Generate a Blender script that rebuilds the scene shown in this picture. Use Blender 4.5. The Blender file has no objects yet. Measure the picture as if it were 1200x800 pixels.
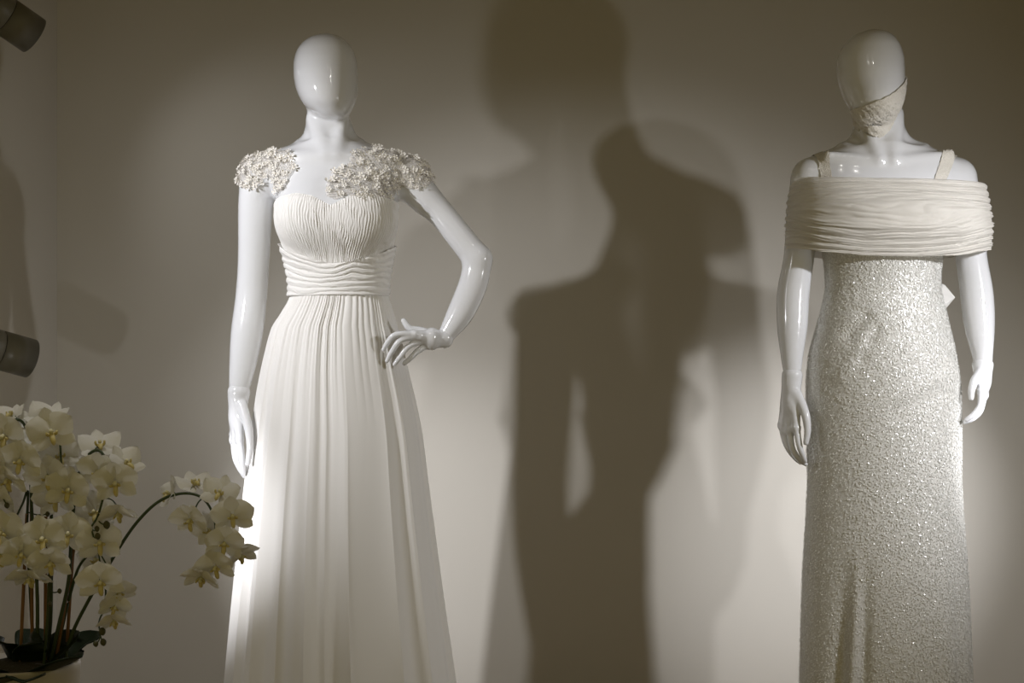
import bpy, math, random
import numpy as np
from mathutils import Vector, Matrix

# ------------------------------------------------------------------ camera, world, lights
FPX = 1728.0                     # focal length in pixels of the 1200 x 800 frame
CZ = 1.05                        # eye height above the display platform
DM, DW = 3.6, 4.57               # depth of the mannequins and of the back wall
FZ = -.06                        # level of the display floor
SC = FPX / DM                    # pixels per metre at the mannequins
scene = bpy.context.scene
col = scene.collection
def P(px, py, d):
    return Vector(((px - 600) / FPX * d, d, CZ - (py - 400) / FPX * d))

cam = bpy.data.cameras.new('camera'); cam_o = bpy.data.objects.new('camera', cam)
cam.sensor_width = 36; cam.lens = FPX / 1200 * 36
cam_o.location = (0, 0, CZ); cam_o.rotation_euler = (math.pi / 2, 0, 0)
col.objects.link(cam_o); scene.camera = cam_o

w = bpy.data.worlds.new('world'); scene.world = w; w.use_nodes = True
w.node_tree.nodes['Background'].inputs[0].default_value = (1.0, 0.80, 0.30, 1)
w.node_tree.nodes['Background'].inputs[1].default_value = 0.18
scene.view_settings.view_transform = 'Standard'
scene.view_settings.look = 'None'
scene.view_settings.gamma = 1
scene.view_settings.use_curve_mapping = False
scene.view_settings.exposure = 0.0

# spot lamps: mouth position, beam direction, watts, cone (deg), blend, lamp radius
def toward(a, b): return (Vector(b) - Vector(a)).normalized()
LAMPS = {}
def lamp(key, pos, dirv, watts, half, rad, watts2=0, half2=0, colr=(.985, .985, 1.03)):
    # a reflector spot: main cone and, where given, a second cone of the same lamp
    LAMPS[key] = (Vector(pos), Vector(dirv).normalized(), [(watts, 2 * half), (watts2, 2 * half2)], rad, colr)
DF = 3.95                        # depth of the two spotlights seen at the left edge
lamp('left_top', P(40, 42, DF), (.78, .72, -.55), 3, 40, .02)
lamp('left_low', P(36, 420, DF), (.80, .68, -.29), 2, 36, .02)
lamp('left_front_low', (-1.392, 2.545, .836), (.47, .86, -.18), 118, 17, .022, 8, 46)
lamp('left_front_high', (-1.506, 2.484, 1.873), (.61, .70, -.42), 101, 25.5, .022)
lamp('right_front_low', (1.663, 2.829, 1.093), (-.37, .88, -.31), 118, 20, .022, 15, 33)
lamp('right_front_high', (1.572, 2.655, 1.468), (-.63, .68, -.37), 36, 38, .022, 13, 62)

# ------------------------------------------------------------------ helpers
random.seed(7); rng = np.random.default_rng(7)
BASE = {}
def tag(o, label=None, cat=None, group=None, kind=None):
    if label: o['label'] = label
    if cat: o['category'] = cat
    if group: o['group'] = group
    if kind: o['kind'] = kind
    return o
def empty(name, loc):
    o = bpy.data.objects.new(name, None); o.location = loc; o.empty_display_size = .05
    col.objects.link(o); BASE[o.name] = Vector(loc); return o
def mk(name, verts, faces, mat, parent=None, smooth=True, base=None):
    """mesh from world coordinates, origin at the base of its thing"""
    b = BASE[parent.name] if parent is not None else Vector(base or (0, 0, 0))
    me = bpy.data.meshes.new(name)
    v = np.asarray(verts, dtype=float) - np.array(b)
    me.from_pydata(v.tolist(), [], faces if isinstance(faces, list) else faces.tolist())
    if smooth: me.polygons.foreach_set('use_smooth', [True] * len(me.polygons))
    me.materials.append(mat); me.update()
    o = bpy.data.objects.new(name, me); col.objects.link(o)
    if parent is not None:
        o.parent = parent
        if parent.type == 'EMPTY': o.location = (0, 0, 0)
    else: o.location = b
    BASE[o.name] = b
    return o
def grid_faces(nu, nv, wrap=True):
    """nu columns (angle), nv rows; index = r*nu + c"""
    r, c = np.meshgrid(np.arange(nv - 1), np.arange(nu if wrap else nu - 1), indexing='ij')
    c2 = (c + 1) % nu
    return np.stack([r * nu + c, r * nu + c2, (r + 1) * nu + c2, (r + 1) * nu + c], -1).reshape(-1, 4)
def box(lo, hi):
    x0, y0, z0 = lo; x1, y1, z1 = hi
    v = [(x0,y0,z0),(x1,y0,z0),(x1,y1,z0),(x0,y1,z0),(x0,y0,z1),(x1,y0,z1),(x1,y1,z1),(x0,y1,z1)]
    f = [(0,3,2,1),(4,5,6,7),(0,1,5,4),(1,2,6,5),(2,3,7,6),(3,0,4,7)]
    return v, f
def join(parts):
    V, F = [], []
    for v, f in parts:
        n = len(V); V += [tuple(q) for q in v]; F += [tuple(int(i) + n for i in q) for q in f]
    return V, F
def frame(d):
    d = Vector(d).normalized()
    u = Vector((0, 0, 1)) if abs(d.z) < .95 else Vector((1, 0, 0))
    s = d.cross(u).normalized(); return s, s.cross(d).normalized(), d
def lathe(profile, origin, axis, n=40):
    """profile: list of (distance along axis, radius)"""
    s, u, d = frame(axis); o = Vector(origin); V = []
    for t, r in profile:
        for k in range(n):
            a = 2 * math.pi * k / n
            V.append(tuple(o + d * t + (s * math.cos(a) + u * math.sin(a)) * r))
    return V, grid_faces(n, len(profile)).tolist()
def catmull(pts, n):
    pts = [Vector(p) for p in pts]; out = []
    q = [pts[0] * 2 - pts[1]] + pts + [pts[-1] * 2 - pts[-2]]
    for i in range(len(pts) - 1):
        for k in range(n):
            t = k / n; a, b, c, d = q[i:i + 4]
            out.append(.5 * ((2 * b) + (c - a) * t + (2 * a - 5 * b + 4 * c - d) * t * t + (3 * b - a - 3 * c + d) * t ** 3))
    out.append(pts[-1]); return out
def tube(path, rad, n=8, cap=True):
    V = []; m = len(path)
    for i, p in enumerate(path):
        d = path[min(i + 1, m - 1)] - path[max(i - 1, 0)]
        s, u, _ = frame(d); r = rad(i / (m - 1)) if callable(rad) else rad
        for k in range(n):
            a = 2 * math.pi * k / n
            V.append(tuple(p + (s * math.cos(a) + u * math.sin(a)) * r))
    F = grid_faces(n, m).tolist()
    if cap: F += [tuple(range(n))[::-1], tuple(range((m - 1) * n, m * n))]
    return V, F
def pch(xs, ys):
    xs = np.asarray(xs, float); ys = np.asarray(ys, float)
    o = np.argsort(xs); xs = xs[o]; ys = ys[o]
    h = np.diff(xs); dl = np.diff(ys) / h; m = np.zeros_like(ys)
    for i in range(1, len(xs) - 1):
        if dl[i - 1] * dl[i] > 0:
            w1 = 2 * h[i] + h[i - 1]; w2 = h[i] + 2 * h[i - 1]
            m[i] = (w1 + w2) / (w1 / dl[i - 1] + w2 / dl[i])
    m[0] = dl[0]; m[-1] = dl[-1]
    def f(x):
        x = np.clip(x, xs[0], xs[-1]); i = np.clip(np.searchsorted(xs, x) - 1, 0, len(h) - 1)
        t = (x - xs[i]) / h[i]
        return ((1 + 2 * t) * (1 - t) ** 2 * ys[i] + t * (1 - t) ** 2 * h[i] * m[i]
                + t * t * (3 - 2 * t) * ys[i + 1] + t * t * (t - 1) * h[i] * m[i + 1])
    return f
def sn(seed, n=6, f0=1.0, f1=4.0):
    """smooth pseudo-noise of two variables built from sines"""
    r = np.random.default_rng(seed); a = r.uniform(0, 6.28, n); fx = r.uniform(f0, f1, n) * r.choice([-1, 1], n)
    fy = r.uniform(f0, f1, n); ph = r.uniform(0, 6.28, n)
    return lambda x, y: sum(np.sin(fx[i] * x + fy[i] * y + ph[i]) for i in range(n)) / n * 1.6
# pixel <-> world at the mannequin plane
def zx(px, py, dy=0.0):
    return np.array([(px - 600) / SC, DM + dy, CZ - (py - 400) / SC])
def Z(py): return CZ - (np.asarray(py, float) - 400) / SC
def X(px): return (np.asarray(px, float) - 600) / SC

# ---- signed distance shapes and surface nets
class Cone:
    def __init__(s, a, ra, b, rb, k=.02):
        s.a, s.b = np.array(a, float), np.array(b, float); s.ra, s.rb, s.k = ra, rb, k
        r = max(ra, rb); s.lo = np.minimum(s.a, s.b) - r; s.hi = np.maximum(s.a, s.b) + r
    def __call__(s, x, y, z):
        ba = s.b - s.a; px, py, pz = x - s.a[0], y - s.a[1], z - s.a[2]
        h = np.clip((px * ba[0] + py * ba[1] + pz * ba[2]) / (ba @ ba), 0, 1)
        return np.sqrt((px - h * ba[0]) ** 2 + (py - h * ba[1]) ** 2 + (pz - h * ba[2]) ** 2) - (s.ra + (s.rb - s.ra) * h)
class Ell:
    def __init__(s, c, r, k=.02):
        s.c, s.r, s.k = np.array(c, float), np.array(r, float), k; s.lo = s.c - s.r; s.hi = s.c + s.r
    def __call__(s, x, y, z):
        px, py, pz = x - s.c[0], y - s.c[1], z - s.c[2]; r = s.r
        k0 = np.sqrt((px / r[0]) ** 2 + (py / r[1]) ** 2 + (pz / r[2]) ** 2) + 1e-9
        k1 = np.sqrt((px / r[0] ** 2) ** 2 + (py / r[1] ** 2) ** 2 + (pz / r[2] ** 2) ** 2) + 1e-9
        return k0 * (k0 - 1) / k1
class Loft:
    """rows of (py, xl, xr, front, back[, dy]) in pixels at the mannequin plane"""
    def __init__(s, rows, k=.02, sq=False):
        R = [list(r) + [0] * (6 - len(r)) for r in rows]; R = np.array(R, float)
        z = Z(R[:, 0]); s.k = k; s.sq = sq
        s.cx = pch(z, X((R[:, 1] + R[:, 2]) / 2)); g = (lambda v: v * v) if sq else (lambda v: v)
        s.a = pch(z, g((R[:, 2] - R[:, 1]) / 2 / SC)); s.f = pch(z, g(R[:, 3] / SC)); s.b = pch(z, g(R[:, 4] / SC))
        s.dy = pch(z, R[:, 5] / SC); s.z0, s.z1 = z.min(), z.max()
        s.lo = np.array([X(R[:, 1]).min(), DM - R[:, 3].max() / SC + R[:, 5].min() / SC, s.z0])
        s.hi = np.array([X(R[:, 2]).max(), DM + R[:, 4].max() / SC + R[:, 5].max() / SC, s.z1])
    def prof(s, z):
        h = (lambda v: np.sqrt(np.maximum(v, 1e-7))) if s.sq else (lambda v: v)
        return s.cx(z), h(s.a(z)), h(s.f(z)), h(s.b(z)), DM + s.dy(z)
    def __call__(s, x, y, z):
        zz = z
        if np.ndim(z) == 3 and z.shape[0] == 1 and z.shape[1] == 1: pass
        cx, a, f, b, cy = s.prof(zz)
        px, py = x - cx, y - cy; bb = np.where(py < 0, f, b)
        k0 = np.sqrt((px / a) ** 2 + (py / bb) ** 2) + 1e-9
        k1 = np.sqrt((px / a ** 2) ** 2 + (py / bb ** 2) ** 2) + 1e-9
        d = k0 * (k0 - 1) / k1
        d = np.where(k0 < .05, -np.minimum(a, bb), d)
        return np.maximum(d, np.maximum(zz - s.z1, s.z0 - zz))
def smin(a, b, k):
    if k <= 0: return np.minimum(a, b)
    h = np.maximum(k - np.abs(a - b), 0) / k
    return np.minimum(a, b) - h * h * k * .25
def evalp(prims, x, y, z):
    d = np.full(np.broadcast(x, y, z).shape, 1.0)
    for p in prims: d = smin(d, p(x, y, z), p.k)
    return d
def grid_field(prims, h, pad=.02, lo=None, hi=None):
    L = np.min([p.lo for p in prims], 0) - pad if lo is None else np.array(lo, float)
    H = np.max([p.hi for p in prims], 0) + pad if hi is None else np.array(hi, float)
    n = np.ceil((H - L) / h).astype(int) + 1
    ax = [L[i] + h * np.arange(n[i]) for i in range(3)]
    D = np.full(n, 1.0)
    for p in prims:
        m = p.k + 2 * h + .004
        i0 = np.clip(np.floor((p.lo - m - L) / h).astype(int), 0, n); i1 = np.clip(np.ceil((p.hi + m - L) / h).astype(int) + 1, 0, n)
        if (i1 <= i0).any(): continue
        sl = tuple(slice(i0[i], i1[i]) for i in range(3))
        v = p(ax[0][sl[0]][:, None, None], ax[1][sl[1]][None, :, None], ax[2][sl[2]][None, None, :])
        D[sl] = smin(D[sl], v, p.k)
    return D, L, ax
def surface_nets(D, L, h, smooth=0):
    n = np.array(D.shape); ins = D < 0
    cnt = np.zeros(n - 1, np.int8); pos = np.zeros(tuple(n - 1) + (3,), np.float32)
    cs = lambda o: tuple(slice(o[i], n[i] - 1 + o[i]) for i in range(3))
    for ax_ in range(3):
        o1, o2 = [i for i in range(3) if i != ax_]
        for u in (0, 1):
            for v in (0, 1):
                A = [0, 0, 0]; A[o1] = u; A[o2] = v; B = list(A); B[ax_] = 1
                sa, sb = cs(A), cs(B); x = ins[sa] != ins[sb]
                if not x.any(): continue
                da, db = D[sa][x], D[sb][x]; t = da / (da - db)
                cnt[x] += 1; q = np.zeros((t.size, 3), np.float32); q[:, ax_] = t; q[:, o1] = u; q[:, o2] = v
                pos[x] += q
    act = cnt > 0; ids = np.full(n - 1, -1, np.int64); ids[act] = np.arange(act.sum())
    idx = np.argwhere(act); V = (idx + pos[act] / cnt[act][:, None]) * h + L
    F = []
    for ax_ in range(3):
        o1, o2 = [(1, 2), (2, 0), (0, 1)][ax_]
        A = [slice(1, n[i] - 1) for i in range(3)]; B = list(A); A[ax_] = slice(0, n[ax_] - 1); B[ax_] = slice(1, n[ax_])
        ia, ib = ins[tuple(A)], ins[tuple(B)]; off = [1, 1, 1]; off[ax_] = 0
        for flip, x in ((False, ia & ~ib), (True, ~ia & ib)):
            e = np.argwhere(x) + off
            if not len(e): continue
            c = []
            for du, dv in ((1, 1), (0, 1), (0, 0), (1, 0)):
                g = e.copy(); g[:, o1] -= du; g[:, o2] -= dv; c.append(ids[g[:, 0], g[:, 1], g[:, 2]])
            q = np.stack(c, 1); F.append(q[:, ::-1] if flip else q)
    F = np.concatenate(F)
    for _ in range(smooth):
        S = np.zeros_like(V); C = np.zeros(len(V))
        for i in range(4):
            a, b = F[:, i], F[:, (i + 1) % 4]
            for k in range(3): S[:, k] += np.bincount(a, V[b, k], len(V)) + np.bincount(b, V[a, k], len(V))
            C += np.bincount(a, minlength=len(V)) + np.bincount(b, minlength=len(V))
        V = V * .5 + S / C[:, None] * .5
    return V, F
def sdf_mesh(prims, h, smooth=2, **kw):
    D, L, ax = grid_field(prims, h, **kw); return surface_nets(D, L, h, smooth)
class Chain:
    """a limb: tapered segments on a smooth curve, joined without swelling at the joints"""
    def __init__(s, pts, rad, k):
        s.k = k; s.seg = [Cone(a, ra, b, rb, 0) for a, b, ra, rb in zip(pts, pts[1:], rad, rad[1:])]
        s.lo = np.min([q.lo for q in s.seg], 0); s.hi = np.max([q.hi for q in s.seg], 0)
    def __call__(s, x, y, z):
        d = s.seg[0](x, y, z)
        for q in s.seg[1:]: d = np.minimum(d, q(x, y, z))
        return d
def chain(pts, k=.012, scale=1 / SC, n=5):
    """pts: (px, py, dy, radius px)"""
    if len(pts) == 2: n = 1
    W_ = [zx(p[0], p[1], p[2]) for p in pts]; R_ = [p[3] * scale for p in pts]
    path = catmull([Vector(q) for q in W_], n); rr = catmull([Vector((r, 0, 0)) for r in R_], n)
    return [Chain([np.array(q) for q in path], [q.x for q in rr], k)]
def grad(prims, p, e=.0015):
    x, y, z = p[:, 0], p[:, 1], p[:, 2]
    g = np.stack([evalp(prims, x + e, y, z) - evalp(prims, x - e, y, z), evalp(prims, x, y + e, z) - evalp(prims, x, y - e, z),
                  evalp(prims, x, y, z + e) - evalp(prims, x, y, z - e)], 1)
    return g / (np.linalg.norm(g, axis=1)[:, None] + 1e-9)
def radial(prims, cx, cy, th, z, off, rmax=.34):
    """distance from a vertical axis at which the body plus an offset is left"""
    lo = np.zeros_like(z); hi = np.full_like(z, rmax); s, c = np.sin(th), -np.cos(th)
    for _ in range(22):
        m = (lo + hi) / 2; d = evalp(prims, cx + m * s, cy + m * c, z) - off
        lo = np.where(d < 0, m, lo); hi = np.where(d < 0, hi, m)
    return (lo + hi) / 2

# ------------------------------------------------------------------ materials
def mat(name, color, rough=.5, metal=0., spec=.5, coat=0., sheen=0., transl=0., alpha=1., bump=None, var=None, emit=None):
    m = bpy.data.materials.new(name); m.use_nodes = True; nt = m.node_tree; N = nt.nodes; Lk = nt.links
    b = N['Principled BSDF']; out = N['Material Output']
    b.inputs['Base Color'].default_value = (*color, 1); b.inputs['Roughness'].default_value = rough
    b.inputs['Metallic'].default_value = metal; b.inputs['Specular IOR Level'].default_value = spec
    b.inputs['Coat Weight'].default_value = coat; b.inputs['Coat Roughness'].default_value = .03
    b.inputs['Sheen Weight'].default_value = sheen; b.inputs['Alpha'].default_value = alpha
    if emit: b.inputs['Emission Color'].default_value = (*emit[0], 1); b.inputs['Emission Strength'].default_value = emit[1]
    tc = N.new('ShaderNodeTexCoord')
    if var:                                    # (scale, second colour, detail)
        nz = N.new('ShaderNodeTexNoise'); nz.inputs['Scale'].default_value = var[0]; nz.inputs['Detail'].default_value = var[2]
        mx = N.new('ShaderNodeMix'); mx.data_type = 'RGBA'
        mx.inputs[6].default_value = (*color, 1); mx.inputs[7].default_value = (*var[1], 1)
        Lk.new(tc.outputs['Object'], nz.inputs['Vector']); Lk.new(nz.outputs['Fac'], mx.inputs[0])
        Lk.new(mx.outputs[2], b.inputs['Base Color'])
    if bump:                                   # (scale, strength, distance)
        nb = N.new('ShaderNodeTexNoise'); nb.inputs['Scale'].default_value = bump[0]; nb.inputs['Detail'].default_value = 4
        bp = N.new('ShaderNodeBump'); bp.inputs['Strength'].default_value = bump[1]; bp.inputs['Distance'].default_value = bump[2]
        Lk.new(tc.outputs['Object'], nb.inputs['Vector']); Lk.new(nb.outputs['Fac'], bp.inputs['Height']); Lk.new(bp.outputs['Normal'], b.inputs['Normal'])
    if transl > 0:
        t = N.new('ShaderNodeBsdfTranslucent'); t.inputs['Color'].default_value = (*color, 1)
        ms = N.new('ShaderNodeMixShader'); ms.inputs[0].default_value = transl
        Lk.new(b.outputs[0], ms.inputs[1]); Lk.new(t.outputs[0], ms.inputs[2]); Lk.new(ms.outputs[0], out.inputs['Surface'])
    return m
M = {
 'wall': mat('painted_wall', (.60, .573, .515), .62, spec=.25, var=(2.5, (.585, .556, .495), 3), bump=(220, .12, .001)),
 'floor': mat('platform_board', (.26, .19, .10), .5, var=(6, (.21, .15, .08), 5)),
 'ceiling': mat('ceiling_board', (.34, .27, .16), .7, var=(3, (.31, .245, .14), 3)),
 'plastic': mat('white_gloss_plastic', (.77, .78, .80), .13, spec=.5, coat=.6),
 'seam': mat('dark_seam', (.10, .10, .09), .6),
 'chiffon': mat('ivory_chiffon', (.92, .905, .875), .75, spec=.2, sheen=.25, transl=.12, bump=(900, .1, .0004)),
 'lining': mat('ivory_lining', (.78, .74, .67), .8, spec=.2, bump=(700, .15, .0005)),
 'flower_lace': mat('cream_applique', (.94, .91, .85), .7, spec=.2, transl=.22, bump=(600, .3, .0006)),
 'tulle': mat('sheer_cream_tulle', (.82, .79, .73), .8, spec=.15, sheen=.2, transl=.2, alpha=.88),
 'yoke': mat('sheer_net', (.84, .80, .74), .8, spec=.1, alpha=.30),
 'gown': mat('sequin_ground', (.72, .71, .67), .55, spec=.4, bump=(500, .5, .001)),
 'sequin': mat('pearl_sequin', (.92, .92, .895), .34, metal=.15, spec=.6, var=(300, (.80, .80, .76), 2)),
 'lace': mat('beaded_lace', (.88, .85, .78), .6, spec=.4, bump=(330, .9, .003), var=(260, (.66, .62, .54), 4)),
 'satin': mat('white_satin', (.85, .84, .82), .4, spec=.4),
 'lamp': mat('olive_grey_enamel', (.16, .15, .11), .38, spec=.5, var=(30, (.14, .13, .095), 2)),
 'lamp_dark': mat('black_gap', (.01, .01, .01), .6),
 'glass': mat('lamp_lens', (.9, .9, .85), .2, emit=((1, .97, .93), 6)),
 'steel': mat('brushed_rail', (.30, .29, .26), .4, metal=.8),
 'petal': mat('orchid_petal', (.86, .86, .85), .6, spec=.25, transl=.30, var=(40, (.82, .82, .80), 3), bump=(160, .15, .0006)),
 'lip': mat('orchid_lip', (.70, .58, .16), .55, spec=.3, transl=.15, var=(160, (.74, .70, .50), 3)),
 'column': mat('orchid_column', (.74, .71, .50), .55, spec=.3),
 'stem': mat('orchid_stem', (.030, .055, .022), .5, var=(60, (.05, .075, .03), 3)),
 'bud': mat('orchid_bud', (.045, .05, .022), .5, var=(90, (.09, .085, .035), 3)),
 'leaf': mat('orchid_leaf', (.006, .013, .005), .45, spec=.2, var=(14, (.010, .020, .007), 3)),
 'stake': mat('bamboo_stake', (.24, .12, .04), .6, var=(50, (.17, .08, .028), 4)),
 'pot': mat('pale_ceramic', (.50, .47, .43), .35, spec=.4, var=(12, (.47, .44, .40), 3)),
 'moss': mat('dark_moss', (.03, .028, .018), .9, bump=(90, .9, .01), var=(70, (.05, .04, .025), 4)),
}

# ------------------------------------------------------------------ the setting
XL, XR = -1.41, 1.62
def struct(name, v, f, m): return tag(mk(name, v, f, m, smooth=False), kind='structure')
SP = .14                                                   # side walls splay outwards towards the street
v, f = box((-1.9, DW, FZ), (2.1, DW + .06, 2.75)); struct('wall_back', v, f, M['wall'])
def side(x, s):
    y0 = 1.9; dx = s * SP * (DW - y0)
    v = [(x, DW, 0), (x + dx, y0, 0), (x + dx + s * .06, y0, 0), (x + s * .06, DW, 0)]
    v = [(a, b, FZ) for a, b, c in v] + [(a, b, 2.75) for a, b, c in v]
    return v, [(0,3,2,1),(4,5,6,7),(0,1,5,4),(1,2,6,5),(2,3,7,6),(3,0,4,7)]
struct('wall_left', *side(XL, -1), M['wall'])
struct('wall_right', *side(XR, 1), M['wall'])
struct('floor', *box((-2.1, 1.6, FZ - .06), (2.3, DW + .05, FZ)), M['floor'])
struct('ceiling', *box((-2.1, 1.9, 2.70), (2.3, DW + .05, 2.76)), M['ceiling'])

# ------------------------------------------------------------------ mannequins
px = 1 / SC
def head_rows(t):
    return Loft(t, k=.014, sq=True)
def build_mannequin(label, cx, prims, hands, wrists):
    e = empty('mannequin', (X(cx), DM + .01, FZ)); tag(e, label, 'mannequin', 'white egg-head mannequins')
    V, F = sdf_mesh(prims, .0042, 3); mk('body', V, F, M['plastic'], e)
    for hp in hands:
        V, F = sdf_mesh(hp, .0021, 2, pad=.01); mk('hand', V, F, M['plastic'], e)
    for a, b, r in wrists:                                  # fine gap where the hand plugs in
        a = Vector(a); d = Vector(b) - a
        v, f = lathe([(-.0007, r), (-.0007, r + .0012), (.0007, r + .0012), (.0007, r)], a, d, 36); mk('wrist_joint', v, f, M['seam'], e)
    for s in (-1, 1):
        pr = [Cone((X(cx) + s * .085, DM + .01, .86), .085, (X(cx) + s * .07, DM, .47), .05, .03),
              Cone((X(cx) + s * .07, DM, .47), .05, (X(cx) + s * .06, DM + .02, .06), .03, .02),
              Cone((X(cx) + s * .06, DM + .02, .06), .03, (X(cx) + s * .065, DM - .09, FZ + .022), .02, .03)]
        V, F = sdf_mesh(pr, .011, 1); mk('leg', V, F, M['plastic'], e)
    return e

# --- mannequin with the hand on the hip
H1 = head_rows([(39.5,380,384,2,2,0),(42,369,396,13,15,0),(46,361,403,23,26,0),(53,353,410,33,36,0),(62,347.5,415.5,40,43,0),(77,344.5,419,46,48,-1),
      (90,345,420,48,47,-3),(105,348,420,48,42,-6),(115,352,419,46,37,-9),(124,357.5,417,42,30,-12),(131,365,414,35,23,-15),
      (137,374,410.5,26,15,-17),(141,385,405,14,8,-19),(143,395,399,3,2,-20)])
T1 = [(168,350,420,22,30),(178,330,446,27,36),(188,318,462,32,40),(202,312,472,38,42),(225,320,468,46,42),(250,328,463,50,40),(272,331,461,48,39),
      (300,337,456,43,38),(335,343.5,450.5,40,37),(372,340,452,42,42),(420,330,462,46,48),(470,328,464,46,48),(490,336,456,40,42)]
torso1 = [Loft(T1, k=.02), Ell(zx(366, 257, -.072), (33*px, 27*px, 31*px), .06), Ell(zx(427, 257, -.072), (33*px, 27*px, 31*px), .06)]
neck1 = [Cone(zx(383, 120, .015), 24.5*px, zx(384, 158, .025), 25.5*px, .02), Cone(zx(385, 160, .025), 26*px, zx(388, 184, .01), 30*px, .03)]
shou1 = [Cone(zx(374, 170, .035), 13*px, zx(306, 200, .02), 20*px, .035), Cone(zx(400, 170, .035), 13*px, zx(476, 203, .02), 20*px, .035),
         Cone(zx(386, 187, -.062), 5*px, zx(320, 184, -.035), 5*px, .018), Cone(zx(398, 187, -.062), 5*px, zx(460, 186, -.03), 5*px, .018),
         Cone(zx(367, 140, -.012), 6*px, zx(386, 182, -.055), 5*px, .02), Cone(zx(403, 142, -.012), 5*px, zx(398, 182, -.055), 5*px, .02)]
arm1L = chain([(302,206,.02,22),(298,240,.02,20.5),(295.5,300,.022,18.5),(293,345,.02,18.5),(289,392,.0,18.6),(285,435,-.02,14.6),(282.5,457,-.03,11.3)], .02)
arm1R = chain([(480,212,.02,23),(498,232,.015,19.5),(520,254,.008,16),(560,304,-.008,16.5)], .02) + chain([(560,304,-.008,16.5),(555,332,-.015,17),(540,367,-.03,15.5),(523,394,-.045,9.6)], .012)
def hand(wrist, knuck, fingers, thumb, rw, palm_r=7.2):
    pr = []
    for kx in knuck: pr += chain([(wrist[0], wrist[1], wrist[2], rw), (*kx, palm_r * .62)], .010)
    for a, b in zip(knuck, knuck[1:]): pr += chain([(*a, 4.6), (*b, 4.6)], .006)
    mid = [np.mean([k[i] for k in knuck]) * .55 + wrist[i] * .45 for i in range(3)]
    pr.append(Ell(zx(*mid), (8.5*px, 11*px, 13*px), .012))
    for fg in fingers:
        rr = np.linspace(4.1, 2.6, len(fg)); pr += chain([(*p_, r) for p_, r in zip(fg, rr)], .004)
    rr = np.linspace(6.2, 3.1, len(thumb)); pr += chain([(*p_, r) for p_, r in zip(thumb, rr)], .007)
    return pr
k1L = [(286,512,-.058),(280.5,516,-.040),(276,515,-.022),(274,509,-.006)]
hand1L = hand((282.5,459,-.03), k1L,
     [[k1L[0],(289.5,534,-.066),(290,548,-.058),(290,553,-.052)],[k1L[1],(283,537,-.05),(287.5,551,-.042),(289,556,-.036)],
      [k1L[2],(278.5,535,-.03),(283,548,-.024),(285,553,-.018)],[k1L[3],(276,526,-.012),(279,538,-.008),(281,544,-.004)]],
     [(288,474,-.05),(297,498,-.072),(300,520,-.082),(297.5,540,-.082)], 10.8)
k1R = [(489,391.5,-.10),(495,394.5,-.092),(500,398.5,-.080),(503.5,403,-.066)]
hand1R = hand((521,397,-.047), k1R,
     [[k1R[0],(468,392.5,-.118),(459,401,-.114),(454,409,-.106)],[k1R[1],(474.5,398,-.112),(464,411,-.112),(458,422,-.106)],
      [k1R[2],(483,405,-.100),(473,417,-.104),(466,426,-.100)],[k1R[3],(491.5,411.5,-.086),(483,420,-.09),(477,425,-.09)]],
     [(512,394,-.045),(494,388,-.05),(482,385,-.06),(475,376,-.062)], 9.0, 6.6)
body1 = [Loft(T1, k=.02)] + torso1[1:] + [H1] + neck1 + shou1 + arm1L + arm1R
m1 = build_mannequin('glossy white mannequin with faceless bare egg head and one hand on hip', 397, body1, [hand1L, hand1R],
     [(zx(282.5,457,-.03), zx(282,470,-.034), 11.3*px), (zx(523,394,-.045), zx(519,400,-.05), 9.5*px)])

# --- mannequin with the lace covered chin
H2 = head_rows([(34.5,1022,1027,2,2,0),(37,1011,1037,13,15,0),(41,1002,1044,23,26,0),(48,993,1050,33,36,0),(58,986,1055,41,43,0),(73,981,1058,46,48,-1),
      (88,981,1058,48,47,-3),(103,983.5,1056.5,48,42,-6),(115,986.5,1054,47,38,-10),(126,991,1050.5,43,31,-14),(135,996,1046,37,24,-17),
      (143,1002,1039,28,16,-19),(149,1009,1030,16,9,-21),(152,1016,1023,3,2,-22)])
T2 = [(172,990,1084,24,32),(182,968,1106,28,38),(192,956,1120,33,42),(210,950,1126,40,44),(235,956,1118,47,44),(262,962,1110,50,42),(285,965,1106,46,40),
      (310,970,1101,42,39),(335,972,1098,40,38),(378,968,1100,42,42),(425,962,1108,46,48),(470,960,1110,46,48),(490,960,1110,44,48)]
torso2 = [Loft(T2, k=.02), Ell(zx(1003, 258, -.085), (29*px, 26*px, 28*px), .03), Ell(zx(1071, 258, -.085), (29*px, 26*px, 28*px), .03)]
neck2 = [Cone(zx(1029, 122, .02), 25*px, zx(1034, 158, .03), 27*px, .02), Cone(zx(1034, 158, .03), 27*px, zx(1035, 184, .012), 31*px, .03)]
shou2 = [Cone(zx(1024, 168, .035), 14*px, zx(952, 203, .02), 19*px, .035), Cone(zx(1046, 167, .035), 14*px, zx(1124, 203, .02), 19*px, .035),
         Cone(zx(1022, 192, -.066), 4.5*px, zx(968, 184, -.034), 5*px, .014), Cone(zx(1040, 192, -.066), 4.5*px, zx(1108, 183, -.034), 5*px, .014),
         Cone(zx(1010, 138, .0), 8*px, zx(1023, 190, -.062), 5.5*px, .016), Cone(zx(1052, 132, .012), 8*px, zx(1038, 190, -.062), 5.5*px, .016)]
arm2L = chain([(950,210,.02,21),(944,245,.02,20),(938.5,300,.022,18),(931.5,343,.02,19),(929,380,.005,18),(927,410,-.012,14),(926,437,-.026,10.2)], .02)
arm2R = chain([(1126,210,.02,21),(1135,245,.02,20),(1141.5,300,.022,18),(1147.5,343,.02,19),(1148.5,380,.005,17.5),(1148.5,418,-.02,11.4),(1148,427,-.024,10.4)], .02)
k2L = [(928,500,-.058),(922,504,-.040),(917.5,504,-.022),(915.5,498,-.006)]
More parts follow.
